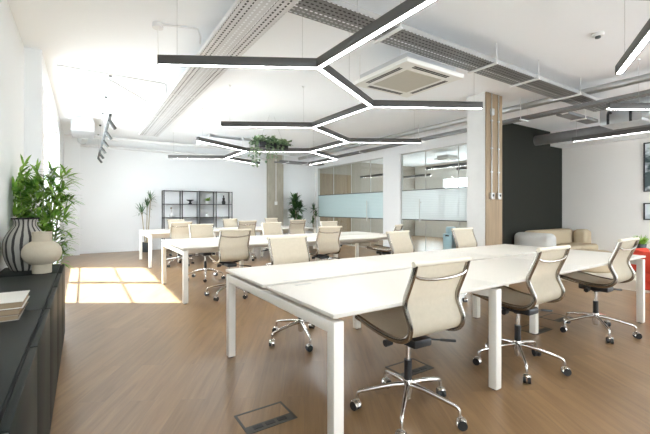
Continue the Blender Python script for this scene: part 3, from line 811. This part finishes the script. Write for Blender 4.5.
# ducts
def duct(label, pts, r, m='galv', bands=.0, name='round_duct'):
    mb = MB(); P = [Vector(p) for p in pts]
    a, b = P[0], P[-1]; n = int((b-a).length/.12)
    dense = []; rr = []
    for i in range(n+1):
        q = a.lerp(b, i/n)
        dense += [q - (b-a).normalized()*.008, q, q + (b-a).normalized()*.008]; rr += [r, r*1.025, r]
    mb.tube(dense, rr, 20)
    o = mb.build(name, M[m]); tag(o, label, 'duct'); return o
duct('long silver round duct running past the column under the ceiling', [(6.65, -1.5, 3.085), (6.65, 11.9, 3.085)], .055)
duct('dull steel round duct leaving the dark wall near its beige corner', [(9.25, 4.745, 2.90), (9.25, 1.5, 2.90)], .12, 'galvd')
duct('white pipe along the top of the back wall', [(-.06, 12.08, 2.98), (5.3, 12.08, 2.98)], .045, 'pipe', name='ceiling_pipe')
duct('thinner white pipe below the ceiling, parallel to the back wall', [(-.2, 11.3, 3.1), (5.9, 11.3, 3.1)], .04, 'pipe', name='ceiling_pipe')
t = thing('fan_coil_unit', 'metal ceiling fan unit with dark pipe fittings near the beige wall', 'ventilation unit', (8.05, 2.35, 2.78))
MB().box(0, .6, 0, .62, 0, .30, bev=.006).build('housing', M['galv'], t)
MB().box(.0, .62, -.9, -.002, .04, .26, bev=.004).build('outlet_duct', M['galv'], t)
for y in (.12, .45):
    MB().tube(catmull([(-.001, y, .2), (-.10, y, .2), (-.12, y, .12), (-.12, y, -.02)], 3), .022, 8).build('pipe_fitting', M['black'], t)
for (x, y) in ((.05, .05), (.55, .05), (.05, .57), (.55, .57)):
    MB().cyl((x, y, .30), (x, y, CZ-2.78-.001), .005, 6).build('hanger_rod', M['pipe'], t)
t = thing('ceiling_duct_unit', 'pale grey boxy duct unit under the ceiling near the window wall corner', 'ventilation unit', (-.22, 9.3, 2.86))
MB().box(0, .42, 0, 1.0, .02, .25, bev=.01).build('housing', M['galv'], t)
MB().cyl((.2, 1.0, .12), (.2, 1.9, .12), .11, 20).build('duct_collar', M['galv'], t)
MB().box(.02, .40, .1, .5, .25, .338).build('mounting_frame', M['pipe'], t)
t = thing('rectangular_duct', 'white rectangular duct under the ceiling beyond the hanging planter', 'duct', (2.55, 9.75, 2.92))
MB().box(0, 1.3, 0, .45, 0, .2, bev=.006).build('duct_body', M['white'], t)
for x in (.2, 1.1): MB().box(x, x+.03, -.01, .46, -.012, .279).build('hanger', M['pipe'], t)

# air conditioner cassette
def cassette(label, loc, s=.475, wires=True):
    t = thing('air_conditioner', label, 'air conditioner', loc)
    a = s; g = .29*s/.475
    MB().prism([(-a, 0), (-a+.012, -.022), (a-.012, -.022), (a, 0), (a, .022), (-a, .022)], -a, a, 'x').build('face_panel', M['ac'], t)
    MB().box(-a+.065, a-.065, -a+.07, a-.065, .0225, .105).build('unit_body', M['galv'], t)
    gr = MB().box(-g, g, -g, g, -.027, -.0225).build('intake_grille', M['acgrill'], t)
    for sg in (-1, 1):
        MB().box(-.29*s/.475, .29*s/.475, sg*.385*s/.475-.028, sg*.385*s/.475-.006, -.0245, -.0222).box(-.29*s/.475, .29*s/.475, sg*.385*s/.475+.006, sg*.385*s/.475+.026, -.0245, -.0222).build('air_slot', M['slot'], t)
        MB().box(sg*.385*s/.475-.028, sg*.385*s/.475-.006, -.29*s/.475, .29*s/.475, -.0245, -.0222).box(sg*.385*s/.475+.006, sg*.385*s/.475+.026, -.29*s/.475, .29*s/.475, -.0245, -.0222).build('air_slot', M['slot'], t)
    if wires:
        for (x, y) in ((-.41, .41), (.41, .41), (-.41, -.30), (.41, -.30)):
            MB().cyl((x*s/.475, y*s/.475, .10), (x*s/.475, y*s/.475, CZ-loc[2]-.001), .006, 8).build('hanger_rod', M['pipe'], t)
    return t
cassette('large square white ceiling air conditioner with beige grille above the first desk', (3.35, 3.28, 2.83))
cassette('small white ceiling air conditioner in the room behind the clear glass', (10.4, 8.3, 2.95), .3)

# track with spotlights
t = thing('track_light', 'dark ceiling track with a row of small spotlights hung near the window wall', 'lamp', (.33, 6.2, 2.60))
MB().box(-.018, .018, 0, 5.4, -.02, .02).build('track', M['frame'], t)
for i in range(6):
    y = .25 + i*.98
    MB().cyl((0, y, -.02), (.0, y, -.06), .012, 8).cyl((-.005, y-.05, -.04), (.075, y+.03, -.14), .027, 14).build('spotlight', M['frame'], t)
for y in (.05, 1.3, 2.6, 3.9, 5.2):
    MB().cyl((0, y, .02), (0, y, CZ-2.6-.03), .0015, 6).cyl((0, y, CZ-2.6-.03), (0, y, CZ-2.6-.0005), .022, 10, m=1).build('suspension_wire', [M['wire'], M['frame']], t)

# smoke detector
t = thing('smoke_detector', 'small white round detector on the ceiling over the red armchair side', 'smoke detector', (4.83, 1.80, CZ))
MB().lathe([(.05, -.03), (.058, -.02), (.06, -.0005)], n=24).build('detector_body', M['potwhite'], t)
MB().lathe([(.012, -.055), (.026, -.05), (.028, -.0305)], n=16).build('sensor_head', M['frame'], t)

# column services: two conduits with switches
for i, x in enumerate((5.785, 5.985)):
    t = thing('wall_conduit', ('thin silver conduit on the plywood face, next to the concrete face', 'thin silver conduit on the plywood face, next to the dark wall')[i], 'pipe', (x, CY0-.019, 0), group='conduits on the plywood column')
    MB().cyl((0, -.013, 1.515), (0, -.013, CZ-.002), .008, 10).build('conduit_tube', M['galv'], t)
    for z in (1.85, 2.25, 2.72): MB().box(-.022, .022, -.026, -.0005, z, z+.025, bev=.003).build('clip', M['galv'], t)
    if i == 0: MB().box(-.035, .035, -.045, -.0005, 2.82, 2.93, bev=.005).build('junction_box', M['galv'], t)
    s = thing('light_switch', ('metal switch box below the conduit next to the concrete face', 'metal switch box below the conduit next to the dark wall')[i], 'switch', (x, CY0-.019, 1.40), group='switches on the plywood column')
    MB().box(-.045, .045, -.042, -.0005, 0, .11, bev=.005).build('switch_box', M['galv'], s)
    MB().box(-.022, .022, -.048, -.0425, .045, .085, bev=.002).build('rocker', M['black'], s)
t = thing('thermostat', 'small white control panel with a vertical conduit on the raw concrete pier', 'thermostat', (5.76, 12.03, 1.38))
MB().box(-.05, .05, -.03, -.001, 0, .12, bev=.006).build('control_box', M['potwhite'], t)
MB().cyl((0, -.012, .12), (0, -.012, CZ-1.382), .011, 8).build('conduit_tube', M['pipe'], t)

# ------------------------------------------------------------------ shelving unit and its objects
SX0, SY, SW, SD, SH = 2.0, 11.83, 2.10, .34, 1.80
t = thing('shelving_unit', 'low open shelving unit of thin black steel against the white back wall', 'shelf', (SX0, SY, 0))
lv = [.10, .54, .97, 1.38, 1.785]
for z in lv: MB().box(0, SW, 0, SD, z-.008, z+.008).build('shelf_board', M['shelf'], t)
for i in range(5):
    x = i*(SW-.024)/4
    for y in (0, SD-.024): MB().box(x, x+.024, y, y+.024, 0, SH).build('post', M['shelf'], t)
MB().box(SW/2-.004, SW/2+.004, .025, SD-.025, .0, SH-.02).build('divider_panel', M['greypanel'], t)
MB().box(SW/2+.02, SW*3/4-.02, SD-.04, SD-.03, .55, .96).build('back_panel', M['greypanel'], t)
t = thing('pedestal_bowl', 'black pedestal bowl on the upper shelf of the black shelving', 'bowl', (SX0 + .80, SY + .17, 1.389))
MB().lathe([(.055, 0), (.06, .01), (.03, .05), (.03, .08), (.10, .115), (.115, .135), (.10, .13), (.02, .10)], n=24).build('bowl', M['black'], t)
t = thing('potted_plant', 'bright green leafy plant in a white pot on the upper shelf of the black shelving', 'plant', (SX0 + 1.33, SY + .17, 1.389))
MB().lathe([(.05, 0), (.06, .005), (.075, .10), (.065, .10), (.06, .085)], n=20).build('pot', M['potwhite'], t)
fo = MB()
for i in range(60):
    a = rnd.uniform(0, 2*PI); blade(fo, (0, 0, .09), Vector((math.cos(a), math.sin(a), rnd.uniform(.2, 1.6))), rnd.uniform(.12, .21), .045, rnd.uniform(.4, 1.2))
fo.build('foliage', M['leafD'], t, ang=80)
t = thing('bottle_vase', 'slim black bottle-shaped ornament on the upper shelf of the black shelving', 'ornament', (SX0 + 1.86, SY + .17, 1.389))
MB().lathe([(.045, 0), (.055, .01), (.062, .07), (.045, .12), (.03, .14), (.045, .17), (.04, .20), (.018, .22), (.02, .29), (.012, .292)], n=24).build('bottle', M['black'], t)
t = thing('flower_vase', 'small white vase with a dried brown flower on the black shelving', 'vase', (SX0 + .24, SY + .17, .979))
MB().lathe([(.035, 0), (.055, .03), (.06, .08), (.035, .13), (.025, .15), (.02, .15)], n=20).build('vase', M['potwhite'], t)
MB().tube([(0, 0, .12), (.01, 0, .22), (-.01, 0, .27)], .004, 6).lathe([(.008, .26), (.03, .275), (.026, .30), (.005, .31)], n=10).build('dried_flower', M['bark'], t)
tag(MB().lathe([(.05, 0), (.06, .02), (.05, .07), (.03, .09), (.045, .13), (.02, .15)], n=20).build('white_ornament', M['potwhite']), 'small white ornament on the black shelving, below the bright green plant', 'ornament').location = (SX0 + 1.33, SY + .17, .979)

# ------------------------------------------------------------------ lounge corner
def soft(mb, x0, x1, y0, y1, z0, z1, r, m=0):
    bm = bmesh.new(); bmesh.ops.create_cube(bm, size=1)
    for v in bm.verts: v.co = Vector((x0+(x1-x0)*(v.co.x+.5), y0+(y1-y0)*(v.co.y+.5), z0+(z1-z0)*(v.co.z+.5)))
    bmesh.ops.bevel(bm, geom=bm.edges[:], offset=r, segments=6, profile=.5, affect='EDGES')
    bm.verts.index_update()
    mb.add([v.co[:] for v in bm.verts], [[v.index for v in f.verts] for f in bm.faces], m); bm.free(); return mb
t = thing('sofa', 'rounded cream corner sofa against the dark wall', 'sofa', (0, 0, 0))
for (x0, x1) in ((8.53, 9.33), (9.34, 10.15)):
    soft(MB(), x0, x1, 3.75, 4.35, .06, .42, .07).build('seat_cushion', M['sofa'], t)
soft(MB(), 8.53, 10.40, 4.36, 4.72, .05, .74, .12).build('backrest', M['sofa'], t)
soft(MB(), 8.20, 8.52, 3.90, 4.74, .05, .71, .12).build('armrest', M['sofaw'], t)
soft(MB(), 10.16, 10.50, 4.02, 4.35, .05, .74, .11).build('armrest', M['sofa'], t)
for (x, y) in ((8.35, 4.02), (8.35, 4.6), (10.3, 4.15), (10.3, 4.6)):
    MB().cyl((x, y, .012), (x, y, .07), .02, 10).build('foot', M['black'], t)
t = thing('ottoman', 'low round cream ottoman in front of the corner sofa', 'ottoman', (8.50, 3.28, 0.012))
pp = [(.32, 0), (.36, .02), (.375, .10), (.38, .22), (.36, .33), (.32, .385), (.2, .40), (.0, .402)]
MB().lathe([(p.x, p.y) for p in catmull([(a, b, 0) for a, b in pp], 3)], n=40).build('cushion', M['sofa'], t, ang=60)
tag(soft(MB(), 6.95, 10.2, .9, 4.69, .0, .012, .004).build('floor_rug', M['rug']), 'oatmeal rug on the wood floor under the sofa corner', 'rug')
t = thing('coffee_table', 'round dark wood side table behind the desk-end chair', 'table', (9.12, 2.72, .012))
MB().lathe([(.36, .40), (.375, .405), (.375, .43), (.36, .435), (.0, .435)], n=40).build('table_top', M['table'], t)
MB().lathe([(.18, 0), (.18, .012), (.03, .03), (.03, .40)], n=20).build('pedestal', M['black'], t)
t = thing('potted_grass', 'small pot of bright green spiky leaves on the dark wood table', 'plant', (9.07, 2.66, .4475))
MB().lathe([(.05, 0), (.075, .01), (.085, .11), (.075, .11), (.07, .09)], n=20).build('pot', M['potdark'], t)
fo = MB()
for i in range(130):
    a = rnd.uniform(0, 2*PI); blade(fo, (.03*math.cos(a), .03*math.sin(a), .09), Vector((math.cos(a), math.sin(a), rnd.uniform(.35, 2.6))), rnd.uniform(.14, .24), .016, rnd.uniform(.2, .8))
fo.build('foliage', M['leafD'], t, ang=80)
t = thing('armchair', 'low red upholstered armchair standing behind the desk leg', 'armchair', (7.45, 1.80, .012))
soft(MB(), -.40, .36, -.44, .30, .10, .36, .07).build('seat', M['red'], t)
bk = MB()
pts = []
for i in range(17):
    a = R(60 + 200*i/16); pts.append((.0 + .44*math.cos(a), -.02 + .46*math.sin(a), .42))
bk.tube(pts, .05, 14, flat=(.17, .07, (0, 0, 1)))
bk.build('backrest', M['red'], t, ang=60)
for (x, y) in ((-.30, .22), (.28, .22), (-.30, -.36), (.28, -.36)):
    soft(MB(), x-.07, x+.07, y-.07, y+.07, 0, .16, .03).build('leg', M['red'], t)
# pictures on the beige wall
for (y, z0, z1, seed, lab, dk) in ((2.68, 1.62, 2.72, 3.3, 'tall black-framed print on the beige wall, above the other print', (.02, .05, .05, 1)), (2.68, .99, 1.37, 7.7, 'small black-framed pale print on the beige wall, below the tall one', (.40, .46, .52, 1))):
    t = thing('framed_print', lab, 'picture', (XR, y, z0))
    H = z1 - z0; W = .37
    f = MB().box(-.03, -.001, -W, -W+.025, 0, H).box(-.03, -.001, W-.025, W, 0, H).box(-.03, -.001, -W+.025, W-.025, 0, .025).box(-.03, -.001, -W+.025, W-.025, H-.025, H)
    f.build('picture_frame', M['black'], t)
    MB().box(-.012, -.006, -W+.025, W-.025, .025, H-.025).build('print', art('pale_landscape_print', seed, dk), t)

# water dispenser behind the glass
t = thing('water_dispenser', 'pale blue water dispenser seen through the clear glass beside the column', 'water dispenser', (8.55, 6.7, 0))
MB().box(-.15, .15, -.15, .15, .0, .55, bev=.02).build('cabinet', M['cooler'], t)
MB().box(-.16, -.151, -.06, .06, .60-.12, .52, bev=.003).build('tap_recess', M['black'], t)
MB().lathe([(.10, .552), (.13, .58), (.13, .70), (.11, .74), (.04, .745)], n=20).build('water_bottle', M['cooler'], t)

# floor boxes
def fbox(x, y, label, w=.31, d=.22):
    t = thing('floor_box', label, 'floor box', (x, y, 0), group='floor boxes')
    e = .014
    MB().box(0, w, 0, e, .0005, .004).box(0, w, d-e, d, .0005, .004).box(0, e, e, d-e, .0005, .004).box(w-e, w, e, d-e, .0005, .004).build('rim', M['boxmetal'], t)
    MB().box(e, w-e, .07, d-e, .0005, .0025).build('lid', M['floor'], t)
    MB().box(e, w-e, e, .07, .0005, .003).build('cable_outlet', M['boxmetal'], t)
    for k in range(3): MB().box(.05+k*.075, .105+k*.075, .025, .055, .003, .005).build('cable_flap', M['black'], t)
fbox(.75, 1.92, 'floor box with wood-look lid in the open floor beside the end of the first desk')
fbox(1.97, 1.94, 'floor box under the first desk, behind the base of the chair with whole base shown')
fbox(3.72, 1.90, 'floor box at the foot of the inset desk leg under the first desk')
fbox(4.35, 1.98, 'floor box beside the base of the chair by the red armchair')

# ------------------------------------------------------------------ light
sun = bpy.data.lights.new('sun', 'SUN'); sun.energy = 28; sun.angle = R(1.0); sun.color = (.74, .89, 1)
so = bpy.data.objects.new('sun', sun); COL.objects.link(so)
el = R(53.5); az = Vector((.837, -.547, 0)).normalized()
dv = Vector((az.x*math.cos(el), az.y*math.cos(el), -math.sin(el)))
so.rotation_euler = dv.to_track_quat('-Z', 'Y').to_euler(); so.location = (-4, 8, 6)
wd = bpy.data.worlds.new('sky'); sc.world = wd; wd.use_nodes = True
wn = wd.node_tree; bg = wn.nodes['Background']; bg.inputs['Color'].default_value = (.86, .94, 1, 1); bg.inputs['Strength'].default_value = 5.5

# ------------------------------------------------------------------ camera
cam = bpy.data.cameras.new('camera'); co = bpy.data.objects.new('camera', cam); COL.objects.link(co)
co.location = (0, 0, 1.235); co.rotation_euler = (R(90), 0, -R(33.15))
cam.sensor_width = 36; cam.lens = 370/650*36; cam.shift_y = -8/650; cam.clip_start = .02
sc.camera = co
sc.view_settings.view_transform = 'Standard'; sc.view_settings.look = 'None'; sc.view_settings.gamma = 1
sc.view_settings.use_curve_mapping = False
sc.view_settings.exposure = 1.03
sc.cycles.max_bounces = 12; sc.cycles.diffuse_bounces = 6; sc.cycles.transparent_max_bounces = 16
sc.cycles.use_denoising = True
